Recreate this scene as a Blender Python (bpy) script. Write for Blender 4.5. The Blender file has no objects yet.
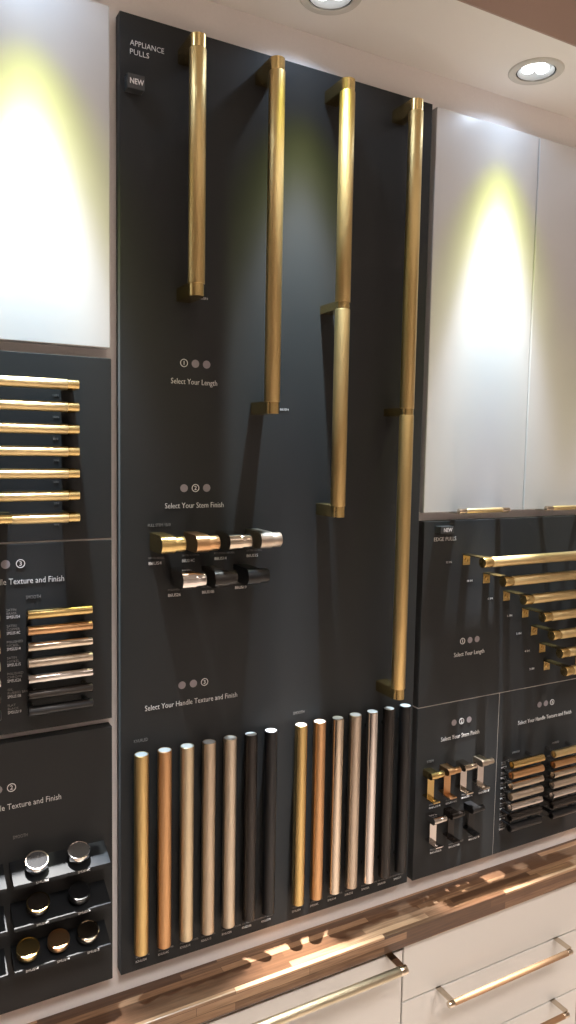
import bpy, bmesh, math, random
from mathutils import Matrix, Vector

SC = bpy.context.scene
COL = SC.collection
PI = math.pi
ZO = 1.70                      # eye height above the floor; all z below are measured from the eye

# ---------------------------------------------------------------- camera
cam_d = bpy.data.cameras.new('camera')
cam = bpy.data.objects.new('camera', cam_d)
COL.objects.link(cam)
cam_d.sensor_fit = 'VERTICAL'
cam_d.sensor_height = 36.0
cam_d.lens = 745.0 / 1024.0 * 36.0
cam_d.clip_start = 0.02
R_ = ((0.87858805, -0.47724655, 0.01785432), (-0.02526193, -0.0837736, -0.99616455), (0.47691182, 0.87476724, -0.08565865))
cam.matrix_world = Matrix(((R_[0][0], -R_[1][0], -R_[2][0], 0),
                           (R_[0][1], -R_[1][1], -R_[2][1], 0),
                           (R_[0][2], -R_[1][2], -R_[2][2], ZO),
                           (0, 0, 0, 1)))
SC.camera = cam

# ---------------------------------------------------------------- world, exposure
SC.view_settings.view_transform = 'Standard'
SC.view_settings.look = 'None'
SC.view_settings.gamma = 1.0
SC.view_settings.exposure = 0.0
SC.view_settings.use_curve_mapping = False
world = bpy.data.worlds.new('world')
SC.world = world
world.use_nodes = True
world.node_tree.nodes['Background'].inputs[0].default_value = (0.9, 0.8, 0.74, 1)
world.node_tree.nodes['Background'].inputs[1].default_value = 0.05
SC.cycles.max_bounces = 8
SC.cycles.sample_clamp_indirect = 4.0
SC.cycles.caustics_reflective = False
SC.cycles.caustics_refractive = False

FILL_W = 19.0                 # power of each added fill panel's downward beam
FILL_EMISSION = 2.0               # emission of the added warm fill panels behind the viewer
BEAM = 12.57                    # strength of the recessed downlights

# ---------------------------------------------------------------- materials
def new_mat(name):
    m = bpy.data.materials.new(name)
    m.use_nodes = True
    nt = m.node_tree
    return m, nt, nt.nodes['Principled BSDF']


def bump(nt, b, scale, strength, stretch=None, dist=0.001):
    tc = nt.nodes.new('ShaderNodeTexCoord')
    mp = nt.nodes.new('ShaderNodeMapping')
    mp.inputs['Scale'].default_value = stretch or (1, 1, 1)
    nz = nt.nodes.new('ShaderNodeTexNoise')
    nz.inputs['Scale'].default_value = scale
    nz.inputs['Detail'].default_value = 3
    bp = nt.nodes.new('ShaderNodeBump')
    bp.inputs['Strength'].default_value = strength
    bp.inputs['Distance'].default_value = dist
    nt.links.new(tc.outputs['Object'], mp.inputs[0])
    nt.links.new(mp.outputs[0], nz.inputs['Vector'])
    nt.links.new(nz.outputs['Fac'], bp.inputs['Height'])
    nt.links.new(bp.outputs[0], b.inputs['Normal'])
    return nz


def plain(name, col, rough=0.5, spec=0.5, bs=0, bst=0.1, var=0.0, coat=0):
    m, nt, b = new_mat(name)
    b.inputs['Base Color'].default_value = (*col, 1)
    b.inputs['Roughness'].default_value = rough
    b.inputs['Specular IOR Level'].default_value = spec
    b.inputs['Coat Weight'].default_value = coat
    if bs:
        nz = bump(nt, b, bs, bst)
        if not bst:            # perfectly flat faces: grazing lamp light must not be bent by a bump
            nt.links.remove(b.inputs['Normal'].links[0])
        if var:
            mx = nt.nodes.new('ShaderNodeMix')
            mx.data_type = 'RGBA'
            mx.inputs['A'].default_value = (*[c * (1 - var) for c in col], 1)
            mx.inputs['B'].default_value = (*[min(1, c * (1 + var)) for c in col], 1)
            nt.links.new(nz.outputs['Fac'], mx.inputs['Factor'])
            nt.links.new(mx.outputs['Result'], b.inputs['Base Color'])
    return m


def metal(name, col, rough=0.3, bs=0, bst=0.2, stretch=None, dist=0.0004):
    m, nt, b = new_mat(name)
    b.inputs['Base Color'].default_value = (*col, 1)
    b.inputs['Metallic'].default_value = 1.0
    b.inputs['Roughness'].default_value = rough
    if bs:
        bump(nt, b, bs, bst, stretch, dist)
    return m


def glow(name, col, strength):
    m, nt, b = new_mat(name)
    b.inputs['Base Color'].default_value = (*col, 1)
    b.inputs['Emission Color'].default_value = (*col, 1)
    b.inputs['Emission Strength'].default_value = strength
    return m


def wood(name):
    m, nt, b = new_mat(name)
    N, L = nt.nodes, nt.links
    tc = N.new('ShaderNodeTexCoord')
    sp = N.new('ShaderNodeSeparateXYZ')
    L.new(tc.outputs['Object'], sp.inputs[0])
    ad = N.new('ShaderNodeMath'); ad.operation = 'ADD'
    L.new(sp.outputs['Y'], ad.inputs[0]); L.new(sp.outputs['Z'], ad.inputs[1])
    cb = N.new('ShaderNodeCombineXYZ')
    L.new(sp.outputs['X'], cb.inputs['X']); L.new(ad.outputs[0], cb.inputs['Y'])
    br = N.new('ShaderNodeTexBrick')
    br.offset = 0.37; br.squash = 0.7; br.squash_frequency = 3
    for k, v in (('Color1', (0, 0, 0, 1)), ('Color2', (1, 1, 1, 1)), ('Mortar', (.15, .15, .15, 1))):
        br.inputs[k].default_value = v
    br.inputs['Scale'].default_value = 1.0
    br.inputs['Mortar Size'].default_value = 0.0004
    br.inputs['Brick Width'].default_value = 0.27
    br.inputs['Row Height'].default_value = 0.0125
    L.new(cb.outputs[0], br.inputs['Vector'])
    mp = N.new('ShaderNodeMapping'); mp.inputs['Scale'].default_value = (6, 90, 1)
    L.new(cb.outputs[0], mp.inputs[0])
    nz = N.new('ShaderNodeTexNoise'); nz.inputs['Scale'].default_value = 3.0; nz.inputs['Detail'].default_value = 5
    L.new(mp.outputs[0], nz.inputs['Vector'])
    mx = N.new('ShaderNodeMix'); mx.data_type = 'FLOAT'; mx.inputs[0].default_value = 0.42
    L.new(br.outputs['Color'], mx.inputs[2]); L.new(nz.outputs['Fac'], mx.inputs[3])
    rp = N.new('ShaderNodeValToRGB')
    e = rp.color_ramp.elements
    e[0].position = 0.12; e[0].color = (.055, .026, .014, 1)
    e[1].position = 0.85; e[1].color = (.50, .30, .17, 1)
    k = e.new(.45); k.color = (.14, .07, .037, 1)
    L.new(mx.outputs[0], rp.inputs[0]); L.new(rp.outputs[0], b.inputs['Base Color'])
    b.inputs['Roughness'].default_value = 0.28
    b.inputs['Specular IOR Level'].default_value = 0.5
    bp = N.new('ShaderNodeBump'); bp.inputs['Strength'].default_value = .12; bp.inputs['Distance'].default_value = .0008
    L.new(nz.outputs['Fac'], bp.inputs['Height']); L.new(bp.outputs[0], b.inputs['Normal'])
    return m


M = {}
M['wall'] = plain('wall_paint', (.90, .86, .85), .7, .3, 300, 0, .03)
M['room'] = plain('room_paint', (.68, .645, .62), .8, .2, 40, .03)
M['ceil'] = plain('soffit_paint', (.90, .88, .84), .6, .3, 250, .03)
M['bulk'] = plain('bulkhead_paint', (.42, .31, .26), .8, .2, 60, .05)
M['floor'] = plain('floor_vinyl', (.68, .57, .49), .45, .4, 12, .05, .2)
M['board'] = plain('charcoal_laminate', (.036, .0372, .0382), .52, .08, 900, 0, .10)
M['board'].node_tree.nodes['Principled BSDF'].inputs['Sheen Weight'].default_value = .15
M['board'].node_tree.nodes['Principled BSDF'].inputs['Sheen Roughness'].default_value = .35
M['board'].node_tree.nodes['Principled BSDF'].inputs['Sheen Tint'].default_value = (.85, .95, 1, 1)
M['shelf'] = plain('black_lacquer', (.012, .0135, .016), .50, .25, 700, 0)
M['white'] = plain('white_lacquer', (.64, .615, .585), .28, .5, 8, 0, .01)
M['door'] = plain('door_lacquer', (.60, .60, .605), .30, .45, 8, 0, .01)
M['inner'] = plain('carcass_white', (.62, .58, .55), .6, .3, 60, .02)
M['wood'] = wood('butcher_block')
M['text'] = plain('white_print', (.82, .80, .80), .6, .2, 400, .02)
M['grey'] = plain('grey_print', (.30, .27, .29), .6, .2, 400, .02)
M['faint'] = plain('faint_print', (.26, .245, .235), .6, .2, 400, .02)
M['end'] = plain('lit_tube_end', (.50, .53, .55), .45, .5, 500, .03)  # pale colour paints in the lamp-lit look of the tube tops
M['tag'] = plain('tag_plastic', (.045, .047, .05), .3, .5, 300, .03)
M['brass'] = metal('satin_brass', (.62, .455, .195), .26, 900, .25)
M['brass_k'] = metal('knurled_brass', (.64, .475, .215), .36, 260, .9, (3, 3, .25), .0006)
M['brass_h'] = metal('knurled_brass_rail', (.67, .525, .275), .36, 260, .8, (.25, 3, 3), .0006)
M['copper'] = metal('satin_copper', (.60, .36, .185), .30, 900, .2)
M['nickel'] = metal('polished_nickel', (0.640, 0.560, 0.456), .10, 500, .04)
M['satin_nickel'] = metal('satin_nickel', (0.528, 0.456, 0.376), .34, 900, .25)
M['knob_face'] = metal('brushed_nickel', (.62, .63, .67), .11, 120, .02)
M['chrome'] = metal('polished_chrome', (0.672, 0.640, 0.616), .07, 500, .03)
M['bronze'] = plain('dark_bronze', (.018, .014, .012), .26, .40, 700, .1)
M['black'] = plain('matt_black', (.010, .010, .011), .28, .40, 700, .1)
for k, base in (('copper', (.60, .36, .185)), ('nickel', (.64, .55, .39)), ('satin_nickel', (.53, .45, .35)), ('chrome', (.60, .53, .43))):
    M[k + '_k'] = metal('knurled_' + k, base, .38, 260, .9, (3, 3, .25), .0006)
M['bronze_k'] = M['bronze']
M['black_k'] = M['black']
M['copper_h'] = metal('knurled_copper_rail', (.42, .26, .15), .65, 260, .8, (.25, 3, 3), .0006)
M['nickel_h'] = metal('knurled_nickel_rail', (.54, .47, .34), .33, 260, .8, (.25, 3, 3), .0006)
M['reflector'] = plain('lamp_reflector', (.42, .43, .43), .35, .5, 60, .05)
M['trim'] = plain('lamp_trim', (.62, .61, .56), .4, .4, 200, .03)
M['gap_dark'] = plain('dark_gap', (.02, .02, .02), .6, .3, 100, .05)
M['led'] = glow('led_lens', (.95, .98, 1.0), 3.0)
M['fill_glow'] = glow('fill_panel_glow', (1.0, .93, .87), FILL_EMISSION)
M['fill_frame'] = plain('fill_panel_frame', (.7, .68, .66), .5, .3, 100, .03)


# ---------------------------------------------------------------- mesh helpers (coordinates in eye frame, z from the eye)
class MB:
    def __init__(self):
        self.bm = bmesh.new()
        self.flat = self.bm.faces.layers.int.new('flat')

    def box(self, x0, x1, y0, y1, z0, z1, bev=0.0):
        old = set(self.bm.faces)
        r = bmesh.ops.create_cube(self.bm, size=1.0)
        vs = r['verts']
        for v in vs:
            v.co = Vector((x0 if v.co.x < 0 else x1, y0 if v.co.y < 0 else y1, z0 if v.co.z < 0 else z1))
        if bev:
            es = list({e for v in vs for e in v.link_edges})
            bmesh.ops.bevel(self.bm, geom=es, offset=bev, segments=2, affect='EDGES', profile=0.5)
        for f in self.bm.faces:
            if f not in old:
                f[self.flat] = 1
        return self

    def lathe(self, p0, axis, prof, seg=32):
        """prof: list of (radius, distance along axis) from p0; closes at radius 0"""
        ax = Vector(axis).normalized()
        t = Vector((1, 0, 0)) if abs(ax.x) < .9 else Vector((0, 0, 1))
        u = ax.cross(t).normalized(); w = ax.cross(u)
        p0 = Vector(p0); rings = []
        for r, h in prof:
            c = p0 + ax * h
            if r <= 1e-7:
                rings.append([self.bm.verts.new(c)])
            else:
                rings.append([self.bm.verts.new(c + u * (r * math.cos(2 * PI * i / seg)) + w * (r * math.sin(2 * PI * i / seg))) for i in range(seg)])
        for a, b in zip(rings, rings[1:]):
            for i in range(seg):
                j = (i + 1) % seg
                if len(a) == 1 and len(b) == 1:
                    continue
                if len(a) == 1:
                    self.bm.faces.new((a[0], b[i], b[j]))
                elif len(b) == 1:
                    self.bm.faces.new((a[i], b[0], a[j]))
                else:
                    self.bm.faces.new((a[i], b[i], b[j], a[j]))
        return self

    def rod(self, p0, p1, r, bev=None, seg=28):
        p0, p1 = Vector(p0), Vector(p1)
        h = (p1 - p0).length
        b = bev if bev is not None else min(r * .12, h * .2)
        return self.lathe(p0, p1 - p0, [(0, 0), (r - b, 0), (r - b * .3, b * .3), (r, b), (r, h - b), (r - b * .3, h - b * .3), (r - b, h), (0, h)], seg)

    def tube(self, p0, p1, r, wall, depth, seg=32):
        """rod with a recessed cup at both ends"""
        p0, p1 = Vector(p0), Vector(p1)
        h = (p1 - p0).length; b = r * .06
        return self.lathe(p0, p1 - p0, [(0, depth), (r - wall, depth), (r - wall, 0), (r - b, 0), (r, b), (r, h - b), (r - b, h), (r - wall, h), (r - wall, h - depth), (0, h - depth)], seg)

    def prism(self, pts, axis, a, b):
        """polygon pts extruded between a and b along axis; pts are the other two coordinates in x,y,z order"""
        def mk(p, t):
            return {'x': (t, p[0], p[1]), 'y': (p[0], t, p[1]), 'z': (p[0], p[1], t)}[axis]
        A = [self.bm.verts.new(mk(p, a)) for p in pts]
        B = [self.bm.verts.new(mk(p, b)) for p in pts]
        n = len(pts)
        self.bm.faces.new(A); self.bm.faces.new(B[::-1])
        for i in range(n):
            j = (i + 1) % n
            self.bm.faces.new((A[i], B[i], B[j], A[j]))
        return self

    def build(self, name, mat, parent=None, origin=None, smooth=True):
        o_ = Vector(origin) if origin is not None else (Vector(parent['_o']) if parent is not None else Vector((0, 0, 0)))
        bm = self.bm
        bmesh.ops.recalc_face_normals(bm, faces=bm.faces[:])
        for v in bm.verts:
            v.co -= o_
        me = bpy.data.meshes.new(name)
        if smooth:
            for f in bm.faces:
                f.smooth = not f[self.flat]
            for e in bm.edges:
                if len(e.link_faces) != 2 or e.calc_face_angle(0) > .7:
                    e.smooth = False
        bm.faces.layers.int.remove(self.flat)
        bm.to_mesh(me); bm.free()
        me.materials.append(mat)
        o = bpy.data.objects.new(name, me)
        COL.objects.link(o)
        if parent is not None:
            o.parent = parent
            po = Vector(parent['_o'])
            o.location = o_ - po
        else:
            o.location = o_ + Vector((0, 0, ZO))
        o['_o'] = tuple(o_)
        return o


def tag(o, label, cat, group=None):
    o['label'] = label; o['category'] = cat
    if group:
        o['group'] = group
    return o


def thing(name, origin, label, cat, group=None):
    o = bpy.data.objects.new(name, None)
    o.empty_display_size = .02
    COL.objects.link(o)
    o.location = Vector(origin) + Vector((0, 0, ZO))
    o['_o'] = tuple(origin)
    return tag(o, label, cat, group)


def struct(o):
    o['kind'] = 'structure'
    return o


def text_mb(txt, x, z, y=0.9997, width=None, size=.01, align='LEFT', mb=None, thick=.0003, spacing=1.0, weight=-.011):
    cu = bpy.data.curves.new('lettering', 'FONT')
    cu.body = txt; cu.size = 1.0; cu.resolution_u = 2; cu.offset = weight; cu.space_line = spacing
    tmp = bpy.data.objects.new('lettering_tmp', cu)
    COL.objects.link(tmp)
    bpy.context.view_layer.update()
    me = bpy.data.meshes.new_from_object(tmp.evaluated_get(bpy.context.evaluated_depsgraph_get()))
    bpy.data.objects.remove(tmp); bpy.data.curves.remove(cu)
    xs = [v.co.x for v in me.vertices]
    x0, x1 = min(xs), max(xs)
    sx = width / (x1 - x0) if width else size
    s = size
    mb = mb or MB()
    off = {'LEFT': 0, 'CENTER': -(x1 - x0) * sx / 2, 'RIGHT': -(x1 - x0) * sx}[align]
    vs = [mb.bm.verts.new((x + off + (v.co.x - x0) * sx, y - thick, z + v.co.y * s)) for v in me.vertices]
    fs = [mb.bm.faces.new([vs[i] for i in p.vertices]) for p in me.polygons]
    r = bmesh.ops.extrude_face_region(mb.bm, geom=fs)
    for g in r['geom']:
        if isinstance(g, bmesh.types.BMVert):
            g.co.y = y + .0003
    bpy.data.meshes.remove(me)
    return mb


def lettering(name, parent, txt, x, z, mat='text', **k):
    return text_mb(txt, x, z, **k).build(name, M[mat], parent, smooth=False)


def step_dots(parent, xs, z, active, r=.0056):
    for i, x in enumerate(xs):
        if i == active:
            mb = MB().lathe((x, .9997, z), (0, -1, 0), [(r - .0009, -.0003), (r - .0009, .0003), (r, .0003), (r, -.0003), (r - .0009, -.0003)], 36)
            mb.build('step_ring', M['text'], parent)
            lettering('step_number', parent, str(i + 1), x, z - .0027, 'text', size=.0082, align='CENTER', weight=0.0)
        else:
            MB().lathe((x, 1.0, z), (0, -1, 0), [(0, .0005), (r, .0005), (r, -.0003)], 36).build('step_dot', M['grey'], parent)


W = 1.019                      # wall plane (y), fronts of the display boards stand at y = 1

# ---------------------------------------------------------------- the room
struct(MB().box(-1.7, 3.2, W, W + .1, -1.70, 1.10).build('wall_back', M['wall']))
struct(MB().box(-1.7, 3.2, -2.6, 1.1, -1.80, -1.70).build('floor', M['floor']))
struct(MB().box(-1.8, -1.7, -2.6, 1.1, -1.70, 1.10).build('wall_left', M['room']))
struct(MB().box(3.2, 3.3, -2.6, 1.1, -1.70, 1.10).build('wall_right', M['room']))
struct(MB().box(-1.8, 3.3, -2.7, -2.6, -1.70, 1.10).build('wall_front', M['room']))
struct(MB().box(-1.8, 3.3, -2.7, 1.12, 1.00, 1.10).build('ceiling', M['room']))

M['reflection_dark'] = plain('reflection_dark', (.030, .022, .018), .45, .4, 40, .05)
dm = MB().box(-1.7, -1.66, -.95, .28, -1.70, .55, .004)  # unseen dark panel, added so the round bars reflect a dark streak
for y0, y1 in ((-.88, -.37), (-.30, .21)):
    for z0, z1 in ((-1.58, -.70), (-.60, .45)):
        dm.box(-1.668, -1.652, y0, y1, z0, z1, .003)
struct(dm.build('reflection_panel', M['reflection_dark']))

LAMPS = [(.168, .926), (.556, .924), (.951, .928), (1.345, .928)]
ZC = .618
HOLE = .0325
SOF = .842                     # front edge of the soffit


def soffit():
    mb = MB(); bm = mb.bm
    def ring(pts, z):
        vs = [bm.verts.new((x, y, z)) for x, y in pts]
        es = [bm.edges.new((vs[i], vs[(i + 1) % len(vs)])) for i in range(len(vs))]
        return vs, es
    loops = [[(-1.7, SOF + .003), (3.2, SOF + .003), (3.2, W), (-1.7, W)]]
    for cx, cy in LAMPS:
        loops.append([(cx + HOLE * math.cos(2 * PI * i / 48), cy + HOLE * math.sin(2 * PI * i / 48)) for i in range(48)])
    bot, eb = [], []
    for l in loops:
        v, e = ring(l, ZC); bot.append(v); eb += e
    bmesh.ops.triangle_fill(bm, edges=eb, use_beauty=True)
    for v in bot[1:]:
        top = [bm.verts.new((p.co.x, p.co.y, ZC + .05)) for p in v]
        n = len(v)
        for i in range(n):
            bm.faces.new((v[i], v[(i + 1) % n], top[(i + 1) % n], top[i]))
        bm.faces.new(top)
    return struct(mb.build('ceiling_soffit', M['ceil']))


soffit()
struct(MB().box(-1.7, 3.2, SOF, SOF + .003, ZC, 1.0).build('trim_1', M['bulk']))

# unseen fill panels added behind the viewer: they light the pale floor, which lights the room from below
for cx, cy, w, d, lab in ((.2, -.35, .6, .6, 'added square warm fill panel nearest the display wall, left one'),
                          (1.5, -.35, .6, .6, 'added square warm fill panel nearest the display wall, right one'),
                          (.9, -1.7, .6, .6, 'added square warm fill panel at the back of the room')):
    t = thing('fill_panel', (cx, cy, 1.0), lab, 'light', 'added fill light panels')
    MB().box(cx - w / 2, cx + w / 2, cy - d / 2, cy + d / 2, .985, .999).build('diffuser', M['fill_glow'], t)
    f = MB()
    for s in (-1, 1):
        f.box(cx + s * (w / 2 + .01) - .01, cx + s * (w / 2 + .01) + .01, cy - d / 2 - .02, cy + d / 2 + .02, .98, 1.0)
        f.box(cx - w / 2, cx + w / 2, cy + s * (d / 2 + .01) - .01, cy + s * (d / 2 + .01) + .01, .98, 1.0)
    f.build('frame', M['fill_frame'], t)
    ld = bpy.data.lights.new('fill_beam', 'AREA')
    ld.shape = 'RECTANGLE'; ld.size = w * .95; ld.size_y = d * .95
    ld.energy = FILL_W; ld.spread = math.radians(95); ld.color = (1.0, .94, .885)
    lo = bpy.data.objects.new('fill_beam', ld)
    COL.objects.link(lo); lo.parent = t; lo.location = (0, 0, -.018)


# ---------------------------------------------------------------- recessed downlights
def downlight(cx, cy, label):
    t = thing('downlight', (cx, cy, ZC), label, 'downlight', 'recessed downlights in the soffit')
    MB().lathe((cx, cy, ZC), (0, 0, -1), [(.0315, 0), (.0315, .0022), (.0335, .003), (.0425, .0022), (.044, .0005), (.044, 0), (.0315, 0)], 64).build('trim_ring', M['trim'], t)
    MB().lathe((cx, cy, ZC), (0, 0, 1), [(.0295, 0), (.0322, 0), (.0322, .03), (.0295, .03), (.0295, 0)], 64).build('gap_sleeve', M['gap_dark'], t)  # black sleeve stands in for the shaded gap around the insert
    MB().lathe((cx, cy, ZC), (0, 0, 1), [(.0292, -.001), (.027, .004), (.026, .009), (0, .009)], 64).build('reflector', M['reflector'], t)
    for k in range(3):
        a = PI / 2 + .5 + 2 * PI * k / 3
        MB().lathe((cx + .0125 * math.cos(a), cy + .0125 * math.sin(a), ZC + .0088), (0, 0, -1), [(.0112, 0), (.0112, .004), (.009, .0065), (.005, .0078), (0, .008)], 32).build('led_lens', M['led'], t)
    ld = bpy.data.lights.new('downlight_beam', 'SPOT')
    ld.energy = BEAM; ld.shadow_soft_size = .008
    ld.spot_size = math.radians(150); ld.spot_blend = .3
    ld.use_nodes = True
    nt = ld.node_tree
    em = nt.nodes['Emission']
    geo = nt.nodes.new('ShaderNodeNewGeometry')
    sp = nt.nodes.new('ShaderNodeSeparateXYZ')
    ab = nt.nodes.new('ShaderNodeMath'); ab.operation = 'ABSOLUTE'
    ac = nt.nodes.new('ShaderNodeMath'); ac.operation = 'ARCCOSINE'
    dv = nt.nodes.new('ShaderNodeMath'); dv.operation = 'DIVIDE'; dv.inputs[1].default_value = PI / 2
    nt.links.new(geo.outputs['Incoming'], sp.inputs[0]); nt.links.new(sp.outputs['Z'], ab.inputs[0])
    nt.links.new(ab.outputs[0], ac.inputs[0]); nt.links.new(ac.outputs[0], dv.inputs[0])
    rp = nt.nodes.new('ShaderNodeValToRGB')
    rp.color_ramp.interpolation = 'LINEAR'
    S = 95.0
    pts = [(0, 58, (1, .96, .90)), (2.5, 48, (1, .97, .92)), (4, 26, (.94, .96, 1)), (5, 13, (.75, .88, 1)), (6.2, 5.6, (.62, .82, 1)), (9, 5.6, (.70, .90, 1)), (12.5, 5.2, (.84, .97, 1)), (15.5, 3.6, (.93, 1, .97)),
           (18, 1.8, (.96, 1, .76)), (20.5, .95, (.94, 1, .48)), (24, .40, (.88, 1, .33)), (28, .16, (.84, .97, .40)), (33, .075, (.68, .82, .95)), (45, .05, (.60, .78, 1)), (85, .022, (.72, .82, 1))]
    el = rp.color_ramp.elements
    for i, (deg, inten, c) in enumerate(pts):
        e = el[0] if i == 0 else el.new(deg / 90)
        e.color = (*[inten / S * q for q in c], 1)
    nt.links.new(dv.outputs[0], rp.inputs[0])
    nt.links.new(rp.outputs[0], em.inputs['Color'])
    em.inputs['Strength'].default_value = S
    lo = bpy.data.objects.new('downlight_beam', ld)
    COL.objects.link(lo); lo.parent = t; lo.location = (0, 0, -.0085)
    return t


for (cx, cy), lab in zip(LAMPS, ('round recessed LED downlight above the left white cabinet door',
                                 'round recessed LED downlight above the dark appliance pull board, cut by the frame top',
                                 'round recessed three-LED downlight above the right white cabinet doors',
                                 'round recessed LED downlight beyond the right frame edge')):
    downlight(cx, cy, lab)

# ---------------------------------------------------------------- worktop and base cabinets
tag(MB().box(-.75, 2.0, .942, W - .0005, -.834, -.802, .0015).build('worktop', M['wood'], origin=(0, .98, -.82)),
    'butcher block wood worktop ledge running below the display boards', 'worktop')


def edge_pull(parent, xl, xr, zc, ya, r, yb, metal_cap, metal_bar, arm_w=.012, arm_z=None, flange=None, name='edge_pull', collar=.02, arm_t=.0022):
    """a round rail carried by a thin arm at each end; returns nothing, parts go under parent"""
    zt = zc + r - arm_t if arm_z is None else arm_z
    for s, x in ((1, xl), (-1, xr)):
        a0, a1 = (x, x + arm_w) if s > 0 else (x - arm_w, x)
        mb = MB().box(a0, a1, ya, yb, zt, zt + arm_t, .0004)
        if flange:
            mb.box(a0, a1, yb - .002, yb, zc - flange, zt + arm_t, .0004)
        arm = mb.build('arm', M[metal_cap], parent)
        if flange:
            MB().lathe(((a0 + a1) / 2, yb - .002, zc - .002), (0, -1, 0), [(.0042, 0), (.0042, .0008), (.0026, .0012), (.0026, .0004), (0, .0004)], 20).build('screw', M[metal_cap], arm)
    for s, x in ((1, xl), (-1, xr)):
        MB().rod((x, ya, zc), (x + s * collar, ya, zc), r * 1.03, r * .08).build('end_collar', M[metal_cap], parent)
    MB().rod((xl + collar, ya, zc), (xr - collar, ya, zc), r, r * .02).build('rail', M[metal_bar], parent)


YD = .950
def drawer(t, x0, x1, z0, z1):
    return MB().box(x0, x1, YD, YD + .018, z0, z1, .0012).build('drawer_front', M['white'], t)


t = thing('base_cabinet', (.15, .98, -1.70), 'white base cabinet at left with a long brass-toned pull', 'cabinet', 'white base cabinets')
MB().box(-.60, .7545, YD + .0185, W - .0005, -1.62, -.836).build('carcass', M['inner'], t)
MB().box(-.60, .7545, YD + .03, W - .0005, -1.70, -1.62).build('plinth', M['inner'], t)
d = drawer(t, -.60, .7545, -1.20, -.8445)
p = bpy.data.objects.new('edge_pull', None); COL.objects.link(p); p.parent = t; p['_o'] = t['_o']
edge_pull(p, -.1, .7325, -.8465, .912, .0075, YD + .01, 'nickel', 'nickel_h', .014, -.8435, collar=.014)
d = drawer(t, -.60, .7545, -1.615, -1.203)

t = thing('base_cabinet', (.977, .98, -1.70), 'white base cabinet at right with stacked drawers and copper-toned pulls', 'cabinet', 'white base cabinets')
MB().box(.7575, 1.197, YD + .0185, W - .0005, -1.62, -.836).build('carcass', M['inner'], t)
MB().box(.7575, 1.197, YD + .03, W - .0005, -1.70, -1.62).build('plinth', M['inner'], t)
for z1, z0, hp in ((-.8365, -.9395, False), (-.9425, -1.0675, True), (-1.0705, -1.33, True), (-1.333, -1.615, True)):
    drawer(t, .7575, 1.197, z0, z1)
    if hp:
        p = bpy.data.objects.new('edge_pull', None); COL.objects.link(p); p.parent = t; p['_o'] = t['_o']
        edge_pull(p, .831, 1.1335, z1 - .006, .917, .0052, YD + .01, 'nickel', 'copper_h', .011, z1 + .0002, collar=.012)

t = thing('base_cabinet', (1.6, .98, -1.70), 'white base cabinet past the right frame edge', 'cabinet', 'white base cabinets')
MB().box(1.2, 2.0, YD + .0185, W - .0005, -1.62, -.836).build('carcass', M['inner'], t)
MB().box(1.2, 2.0, YD + .03, W - .0005, -1.70, -1.62).build('plinth', M['inner'], t)
drawer(t, 1.2, 2.0, -1.20, -.8365); drawer(t, 1.2, 2.0, -1.615, -1.203)


# ---------------------------------------------------------------- upper cabinet doors
def door(x0, x1, z0, z1, label, pull=None):
    t = thing('cabinet_door', ((x0 + x1) / 2, 1.01, z0), label, 'cabinet door', 'white upper cabinet doors')
    MB().box(x0, x1, 1.0, W - .0005, z0, z1, .0012).build('door_panel', M['door'], t)
    if pull:
        p = bpy.data.objects.new('edge_pull', None); COL.objects.link(p); p.parent = t; p['_o'] = t['_o']
        edge_pull(p, pull[0], pull[1], z0 + .0035, .980, .0042, 1.006, 'nickel', 'brass_h', .012, z0 - .0018, collar=.017, arm_t=.0016)


door(-.17, .2710, .1280, .5610, 'white cabinet door at upper left, lit by a bright downlight pool')
door(.8085, 1.0395, -.1065, .5580, 'white cabinet door right of the appliance pull board with a light pool', (.868, .985))
door(1.0425, 1.2735, -.1065, .5580, 'white cabinet door at the right frame edge, dimmer', (1.078, 1.195))

# ---------------------------------------------------------------- display boards
def board(name, x0, x1, z0, z1, label):
    t = thing(name, ((x0 + x1) / 2, 1.01, z0), label, 'display board')
    MB().box(x0, x1, 1.0, W - .0005, z0, z1, .0008).build('panel', M['board'], t)
    return t


MAIN = board('display_board', .2842, .7990, -.7633, .5595, 'tall charcoal display board with four vertical brass appliance pulls')
L1 = board('display_board', -.16, .2722, -.1266, .1146, 'charcoal display board of brass bar pulls below the upper left cabinet door')
L2 = board('display_board', -.16, .2722, -.3787, -.1292, 'charcoal display board of short handle samples in the middle of the left column')
L3 = board('display_board', -.16, .2722, -.7635, -.3905, 'charcoal display board with small knob shelves at lower left')
R1 = board('display_board', .8108, 1.335, -.4482, -.1214, 'charcoal display board of stepped edge pulls below the right cabinet doors')
R2 = board('display_board', .8108, 1.0021, -.7645, -.4502, 'narrow charcoal display board of seven edge pull stems')
R3 = board('display_board', 1.0041, 1.335, -.7645, -.4502, 'charcoal display board of short angled bar samples at right')

struct(MB().box(-.16, .2722, 1.0025, W - .0005, -.1290, -.1268).build('bright_gap_2', M['inner']))  # pale strips added in the board gaps so the gaps show bright
struct(MB().box(.8108, 1.335, 1.0015, W - .0005, -.4500, -.4484).build('bright_gap_3', M['inner']))
struct(MB().box(1.0023, 1.0039, 1.0015, W - .0005, -.7645, -.4502).build('bright_gap_4', M['inner']))

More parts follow.
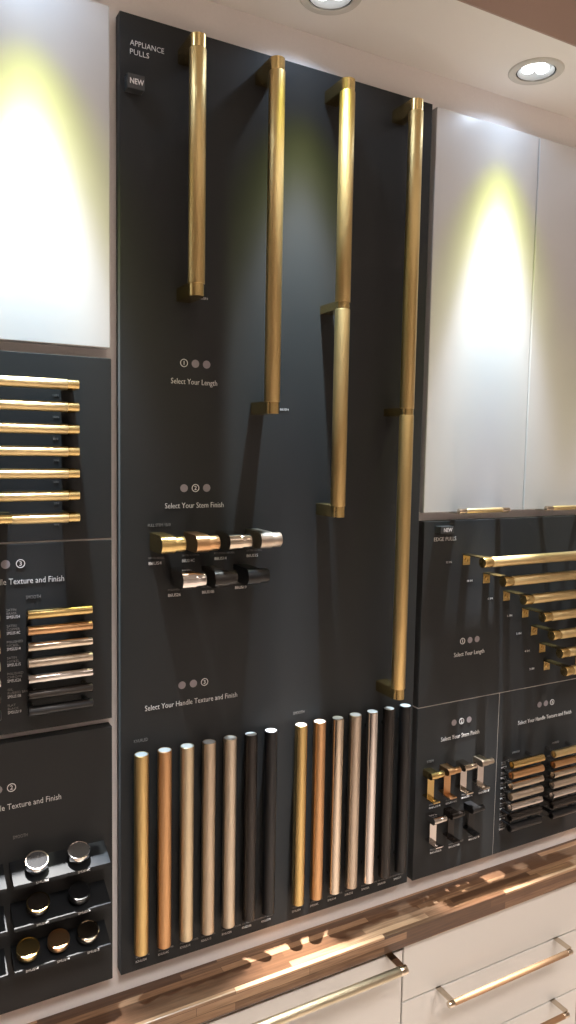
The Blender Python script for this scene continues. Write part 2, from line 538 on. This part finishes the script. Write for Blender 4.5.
for txt, z in (('APPLIANCE', .5206), ('PULLS', .5094)):
    lettering('heading', MAIN, txt, .2979, z, 'text', size=.0098, width=.0463 if txt[0] == 'A' else .0257)
step_dots(MAIN, (.3750, .3920, .4090), .1160, 0)
lettering('heading', MAIN, 'Select Your Length', .3560, .0868, 'text', size=.0112, width=.0693)
step_dots(MAIN, (.3761, .3935, .4107), -.0596, 1)
lettering('heading', MAIN, 'Select Your Stem Finish', .3480, -.0880, 'text', size=.0112, width=.0894)
step_dots(MAIN, (.3748, .3924, .4099), -.3463, 2)
lettering('heading', MAIN, 'Select Your Handle Texture and Finish', .3194, -.3765, 'text', size=.0112, width=.1435)
step_dots(L2, (.1182, .1352, .1535), -.1548, 2)
lettering('heading', L2, 'Select Your Handle Texture and Finish', .0635, -.1812, 'text', size=.0112, width=.1447)
step_dots(L3, (.1216, .1386), -.4512, 1)
lettering('heading', L3, 'Select Your Handle Texture and Finish', .0580, -.4805, 'text', size=.0112, width=.1440)
step_dots(R1, (.9063, .9237, .9406), -.3394, 0)
lettering('heading', R1, 'Select Your Length', .8877, -.3668, 'text', size=.0112, width=.0711)
lettering('heading', R1, 'EDGE PULLS', .8331, -.1562, 'text', size=.0098, width=.0492)
step_dots(R2, (.8936, .9112, .9291), -.4878, 1)
lettering('heading', R2, 'Select Your Stem Finish', .8649, -.5182, 'text', size=.0112, width=.0898)
step_dots(R3, (1.1083, 1.1255, 1.1425), -.4872, 2)
lettering('heading', R3, 'Select Your Handle Texture and Finish', 1.0530, -.5188, 'text', size=.0112, width=.1452)


def new_tag(x0, x1, z0, z1, label):
    t = thing('new_tag', ((x0 + x1) / 2, .99, z0), label, 'tag', 'small tags reading NEW')
    MB().box(x0, x1, .985, 1.0, z0, z1, .0006).build('tag_block', M['tag'], t)
    lettering('lettering', t, 'NEW', (x0 + x1) / 2 + .0012, (z0 + z1) / 2 - .0032, 'text', size=.0098, width=.0185, align='CENTER', y=.9848, weight=.012)


new_tag(.2902, .3128, .4600, .4785, 'small black block tag reading NEW at the top left of the tall board')
new_tag(.8350, .8640, -.1415, -.1295, 'small block tag reading NEW above the edge pulls at right')

# ---------------------------------------------------------------- appliance pulls
YB = .953
RB = .0113


def u_profile(cx, half, y_back, y_ax, n=14):
    pts = [(cx - half, y_back)]
    for i in range(n + 1):
        a = PI + PI * i / n
        pts.append((cx + half * math.cos(a), y_ax + half * math.sin(a)))
    pts.append((cx + half, y_back))
    return pts


def appliance_pull(x, zt, zb, mid, label):
    t = thing('appliance_pull', (x, 1.0, zb), label, 'cabinet pull', 'brass appliance pulls')
    ch = .0175
    for z0, z1 in ((zt - ch, zt), (zb, zb + ch)):
        mb = MB().prism(u_profile(x, RB * .94, 1.0, YB), 'z', z0, z1)
        mb.build('stem', M['brass'], t)
    segs = [(zb + ch, zt - ch)]
    if mid is not None:
        MB().prism(u_profile(x, RB * .94, 1.0, YB), 'z', mid - .006, mid + .006).build('stem', M['brass'], t)
        segs = [(zb + ch, mid - .006), (mid + .006, zt - ch)]
    for z0, z1 in segs:
        MB().rod((x, YB, z0 - .001), (x, YB, z1 + .001), RB, .0008, 40).build('grip', M['brass_k'], t)


appliance_pull(.3742, .5305, .1990, None, 'shortest vertical brass appliance pull, leftmost of the four')
appliance_pull(.4903, .5310, .0480, None, 'second shortest vertical brass appliance pull, second from the left')
appliance_pull(.6055, .5310, -.1030, .2110, 'vertical brass appliance pull with a middle stem, third from the left')
appliance_pull(.7300, .5310, -.4035, .0600, 'longest vertical brass appliance pull near the right board edge')
for x, z in ((.3952, .2060), (.5283, .0560)):
    lettering('item_label', MAIN, '86USF4', x, z, 'text', size=.0048)

# ---------------------------------------------------------------- stem samples
FIN = [('brass', 'satin brass'), ('copper', 'satin copper'), ('nickel', 'polished nickel'), ('satin_nickel', 'satin nickel'), ('chrome', 'polished chrome'), ('bronze', 'dark bronze'), ('black', 'flat black')]
CODE = ['US4', 'US14C', 'US14', 'US15', 'US26', 'US10B', 'US19']
NAMES = ['SATIN BRASS', 'SATIN COPPER', 'POLISHED NICKEL', 'SATIN NICKEL', 'POLISHED CHROME', 'OIL RUBBED BRONZE', 'FLAT BLACK']


def uprof_yz(zc, half, y_back, y_ax, n=14):
    return [(p[1], p[0] + zc) for p in u_profile(0, half, y_back, y_ax, n)]


def stem_sample(x, z, fin, label, mat2=None):
    t = thing('stem_sample', (x + .01, 1.0, z), label, 'handle sample', 'short stem samples on the tall board')
    MB().prism(uprof_yz(z, .0123, 1.0, .958), 'x', x, x + .0195).build('stem', M[fin], t)
    MB().rod((x + .0195, .958, z), (x + .0350, .958, z), .0108, .0012).build('grip_stub', M[mat2 or fin], t)


SS = [(.3258, -.1335, 0, 'satin brass stem sample, first in the upper row of stem samples'),
      (.3760, -.1343, 1, 'copper stem sample, second in the upper row of stem samples'),
      (.4252, -.1340, 2, 'polished nickel stem sample, third in the upper row of stem samples'),
      (.4742, -.1338, 3, 'pale satin nickel stem sample, rightmost in the upper row of stem samples'),
      (.3560, -.1845, 4, 'polished chrome stem sample, leftmost in the lower row of stem samples'),
      (.4037, -.1855, 5, 'dark bronze stem sample between the chrome and the black ones'),
      (.4545, -.1855, 6, 'black stem sample, rightmost in the lower row of stem samples')]
SLAB = [(.3241, -.1585), (.3737, -.1575), (.4240, -.1570), (.4757, -.1555), (.3529, -.2060), (.4048, -.2055), (.4573, -.2025)]
for x, z, f, lab in SS:
    stem_sample(x, z, FIN[f][0], lab)
    lx, lz = SLAB[f]
    lettering('item_label', MAIN, NAMES[f], lx, lz, 'faint', size=.0040)
    lettering('item_label', MAIN, '86' + CODE[f], lx, lz - .0085, 'text', size=.0062, width=.0190, weight=.006)
lettering('item_label', MAIN, 'FULL STEM / BAR', .3233, -.1133, 'faint', size=.0062, width=.0335)

# ---------------------------------------------------------------- the fourteen vertical tubes
for g in range(2):
    lettering('column_label', MAIN, 'KNURLED' if g == 0 else 'SMOOTH', (.3034, .5610)[g], -.4205, 'faint', size=.0068, width=.0200)
    for i in range(7):
        x = (.3092 + .03405 * i) if g == 0 else (.5668 + .0339 * i)
        f = FIN[i]
        lab = ('%s %s vertical tube sample, %s of the %s seven' % (('knurled', 'smooth')[g], f[1], ('first', 'second', 'third', 'fourth', 'fifth', 'sixth', 'seventh')[i], ('left', 'right')[g]))
        t = thing('tube_sample', (x, .984, -.7255), lab, 'handle sample', 'vertical tube samples on the tall board')
        MB().tube((x, .984, -.7255), (x, .984, -.4315), .0102, .0014, .0012, 36).build('tube', M[f[0] + '_k'] if g == 0 else M[f[0]], t)
        MB().lathe((x, .984, -.4315), (0, 0, 1), [(0, -.0014), (.0089, -.0014), (.0089, -.0005), (.0080, -.0002), (0, -.0002)], 32).build('lit_end', M['end'], t)  # pale disc, the lit top is put into its colour
        for zz in (-.46, -.70):
            MB().rod((x, .9925, zz), (x, 1.0, zz), .004).build('post', M['bronze'], t)
        lettering('item_label', MAIN, NAMES[i], x - .0030 + .0017 * g, -.7445, 'faint', size=.0036)
        lettering('item_label', MAIN, ('KN', 'SM')[g] + CODE[i], x - .0030 + .0017 * g, -.7515, 'text', size=.0050, width=.0160)

# ---------------------------------------------------------------- left: brass bar pulls
LEN = [.300, .250, .200, .175, .150, .125, .0965]
NTH = ['topmost', 'second', 'third', 'fourth', 'fifth', 'sixth', 'lowest']
for i in range(7):
    z = .0745 - .0280 * i
    xr = .2206; ln = LEN[i]
    xl = xr - ln
    t = thing('bar_pull', ((xl + xr) / 2, 1.0, z), 'horizontal brass bar pull on the upper left board, %s of seven' % NTH[i], 'cabinet pull', 'brass bar pulls on the left board')
    for a, b in ((xr - .0148, xr), (xl, xl + .0148)):
        st = MB().prism(uprof_yz(z, .0062, 1.0, .965), 'x', a, b)
        st.build('stem', M['brass'], t)
    MB().rod((xl + .0138, .965, z), (xr - .0138, .965, z), .0066, .0005).build('grip', M['brass_h'], t)
    lettering('item_label', L1, '%dIN' % (12, 10, 8, 7, 6, 5, 4)[i], .196, z - .0135, 'faint', size=.0042)

# ---------------------------------------------------------------- left: short handle samples
lettering('column_label', L2, 'SMOOTH', .1597, -.2018, 'faint', size=.0066, width=.0185)
for i in range(7):
    z = -.2172 - .0210 * i
    f = FIN[i]
    for c in range(2):
        xl, xr = ((.157, .2388), (.0420, .1238))[c]
        t = thing('handle_sample', ((xl + xr) / 2, 1.0, z), ('short smooth %s bar sample on the middle left board' if c == 0 else 'short knurled %s bar sample cut by the left frame edge') % f[1],
                  'handle sample', 'short bar samples on the left board')
        MB().rod((xl, .975, z), (xr, .975, z), .0062, .0008).build('grip', M[f[0]] if c == 0 else (M['brass_h'] if i == 0 else M[f[0]]), t)
        for x in (xl + .006, xr - .006):
            MB().rod((x, .980, z), (x, 1.0, z), .0035).build('post', M['chrome'] if i < 5 else M[f[0]], t)
        if c == 0:
            lettering('item_label', L2, NAMES[i].replace(' ', '\n', 1), .1355, z + .0012, 'faint', size=.0045)
            lettering('item_label', L2, 'SM5' + CODE[i], .1355, z - .0085, 'text', size=.0056, width=.0165)

# ---------------------------------------------------------------- left: knob shelves and knobs
SLOPE = Vector((0, -.0145, -.0365)).normalized()       # along the shelf surface towards the viewer is -y
NRM = Vector((0, -.373, .928)).normalized()
ROWS = [-.5530, -.6110, -.6705]
for zb in ROWS:
    for x0, x1 in ((.1345, .2600), (-.005, .1262)):
        MB().prism([(1.0, zb), (.9640, zb - .0142), (.9640, zb - .0185), (1.0, zb - .022)], 'x', x0, x1).build('shelf', M['shelf'], L3)


def knob(x, row, r, fin, label, rim=None):
    zb = ROWS[row]
    base = Vector((x, .9815, zb - .0073))
    t = thing('knob', tuple(base), label, 'knob', 'round knobs on the sloping shelves')
    h = .0165
    MB().lathe(base, NRM, [(0, 0), (r * .55, 0), (r * .55, h * .35), (r * .96, h * .42), (r, h * .48), (r, h - .0012), (r * .93, h), (0, h)], 40).build('knob_head', M[fin], t)
    MB().lathe(base + NRM * h, NRM, [(r * .90, -.0002), (r * .90, .0006), (r * .985, .0004), (r * 1.005, -.0014), (r * .96, -.0016)], 40).build('rim', M[rim or fin], t)


knob(.1655, 0, .0150, 'knob_face', 'round satin nickel knob on the top shelf, left one', 'satin_nickel')
knob(.2200, 0, .0150, 'chrome', 'round polished chrome knob on the top shelf, right one')
knob(.1665, 1, .0150, 'bronze', 'dark round knob with a thin brass rim on the middle shelf', 'brass')
knob(.2205, 1, .0145, 'black', 'black round knob at the right of the middle shelf')
knob(.1530, 2, .0150, 'brass', 'satin brass round knob at the left of the lowest shelf')
knob(.1925, 2, .0145, 'copper', 'copper round knob in the middle of the lowest shelf')
knob(.2320, 2, .0150, 'nickel', 'polished nickel round knob at the right of the lowest shelf')
lettering('column_label', L3, 'SMOOTH', .1395, -.5225, 'faint', size=.0066, width=.0185)
for x, r in ((.170, 0), (.224, 0), (.170, 1), (.224, 1), (.156, 2), (.196, 2), (.236, 2)):
    lettering('item_label', L3, 'SM' + CODE[(x > .2) + r], x - .008, ROWS[r] - .0182, 'text', size=.0042, y=.9638, width=.016)

# ---------------------------------------------------------------- right: stepped edge pulls
EX = [.9046, .9540, 1.0050, 1.0550, 1.0805, 1.1045, 1.1190]
NTHE = ['longest, topmost', 'second from the top', 'third from the top', 'fourth from the top', 'fifth from the top', 'sixth from the top', 'shortest, lowest']
for i in range(7):
    z = -.1900 - .0364 * i
    t = thing('edge_pull', (EX[i], 1.0, z), 'brass edge pull on two arms on the right board, %s of seven' % NTHE[i], 'cabinet pull', 'stepped brass edge pulls')
    edge_pull(t, EX[i] - .006, 1.218, z, .950, .0088, 1.0, 'brass', 'brass_h', .0165, None, .0112, collar=.020)
    lettering('item_label', R1, ('12', '10', '8', '6', '5', '4', '3.5')[i] + ' IN', EX[i] - .0425, z - .0062, 'text', size=.0055, width=.012)

# ---------------------------------------------------------------- right: edge pull stems
SP = [(.8265, -.5672, 0), (.8640, -.5668, 1), (.9020, -.5664, 2), (.9425, -.5654, 3), (.8355, -.6510, 4), (.8765, -.6506, 5), (.9245, -.6500, 6)]
R2LAB = [(.8427, -.6325), (.8808, -.6325), (.9184, -.6300), (.9596, -.6295), (.8488, -.7180), (.8918, -.7180), (.9395, -.7150)]
for k, (x, z, f) in enumerate(SP):
    fin = FIN[f]
    t = thing('edge_pull_sample', (x + .01, 1.0, z - .05), '%s edge pull stem sample on the narrow right board, %s row' % (fin[1], 'upper' if f < 4 else 'lower'), 'handle sample', 'edge pull stem samples')
    MB().prism(uprof_yz(z, .0062, 1.0, .980), 'x', x, x + .0160).build('stem', M[fin[0]], t)
    MB().rod((x + .0160, .980, z), (x + .0290, .980, z), .0055, .0008).build('grip_stub', M[fin[0]], t)
    MB().box(x, x + .0150, .9865, .9885, z - .0430, z - .0058, .0003).build('arm', M['chrome' if f in (2, 3, 4) else fin[0]], t)
    fo = MB().box(x, x + .0150, .9690, .9885, z - .0455, z - .0430, .0004)
    fo.box(x, x + .0150, .9885, 1.0, z - .0430, z - .0405, .0004)
    fo.build('foot', M[fin[0]], t)
    MB().rod((x + .0075, .977, z - .0420), (x + .0075, .977, z - .0431), .0035).build('screw', M[fin[0]], t)
    lx, lz = R2LAB[k]
    lettering('item_label', R2, NAMES[f], lx, lz, 'faint', size=.0036)
    lettering('item_label', R2, '86' + CODE[f], lx, lz - .0060, 'text', size=.0048, width=.0260)
lettering('item_label', R2, 'STEM', .8348, -.5520, 'faint', size=.006, width=.014)

# ---------------------------------------------------------------- right: short bar samples in two columns
for c in range(2):
    lettering('column_label', R3, ('SMOOTH', 'KNURLED')[c], (1.0409, 1.1483)[c], -.5735, 'faint', size=.006, width=.019)
    for i in range(7):
        z = -.5775 - .0204 * i
        xl = (1.0100, 1.1195)[c]; xr = xl + .080
        f = FIN[i]
        t = thing('bar_sample', (xl + .04, 1.0, z), 'short %s bar sample on the right board, %s column' % (f[1], ('left', 'right')[c]), 'handle sample', 'short bar samples on the right board')
        MB().tube((xl, .970, z), (xr, .970, z), .0071, .0020, .004, 30).build('grip', M[f[0]] if c == 0 else (M['brass_h'] if i == 0 else M[f[0]]), t)
        for x in (xl + .012, xr - .012):
            MB().rod((x, .9770, z), (x, 1.0, z), .0035).build('post', M['chrome' if i < 5 else 'black'], t)
        if c == 0:
            lettering('item_label', R3, NAMES[i].replace(' ', '\n', 1), 1.0139 + .0003 * i, z - .0095, 'faint', size=.0040)
            lettering('item_label', R3, 'SM' + CODE[i], 1.0139 + .0003 * i, z - .0200, 'text', size=.0048, width=.0135)
        else:
            lettering('item_label', R3, 'KN' + CODE[i], 1.1300, z - .0205, 'faint', size=.0044, width=.0140)

for o in bpy.data.objects:
    if '_o' in o:
        del o['_o']
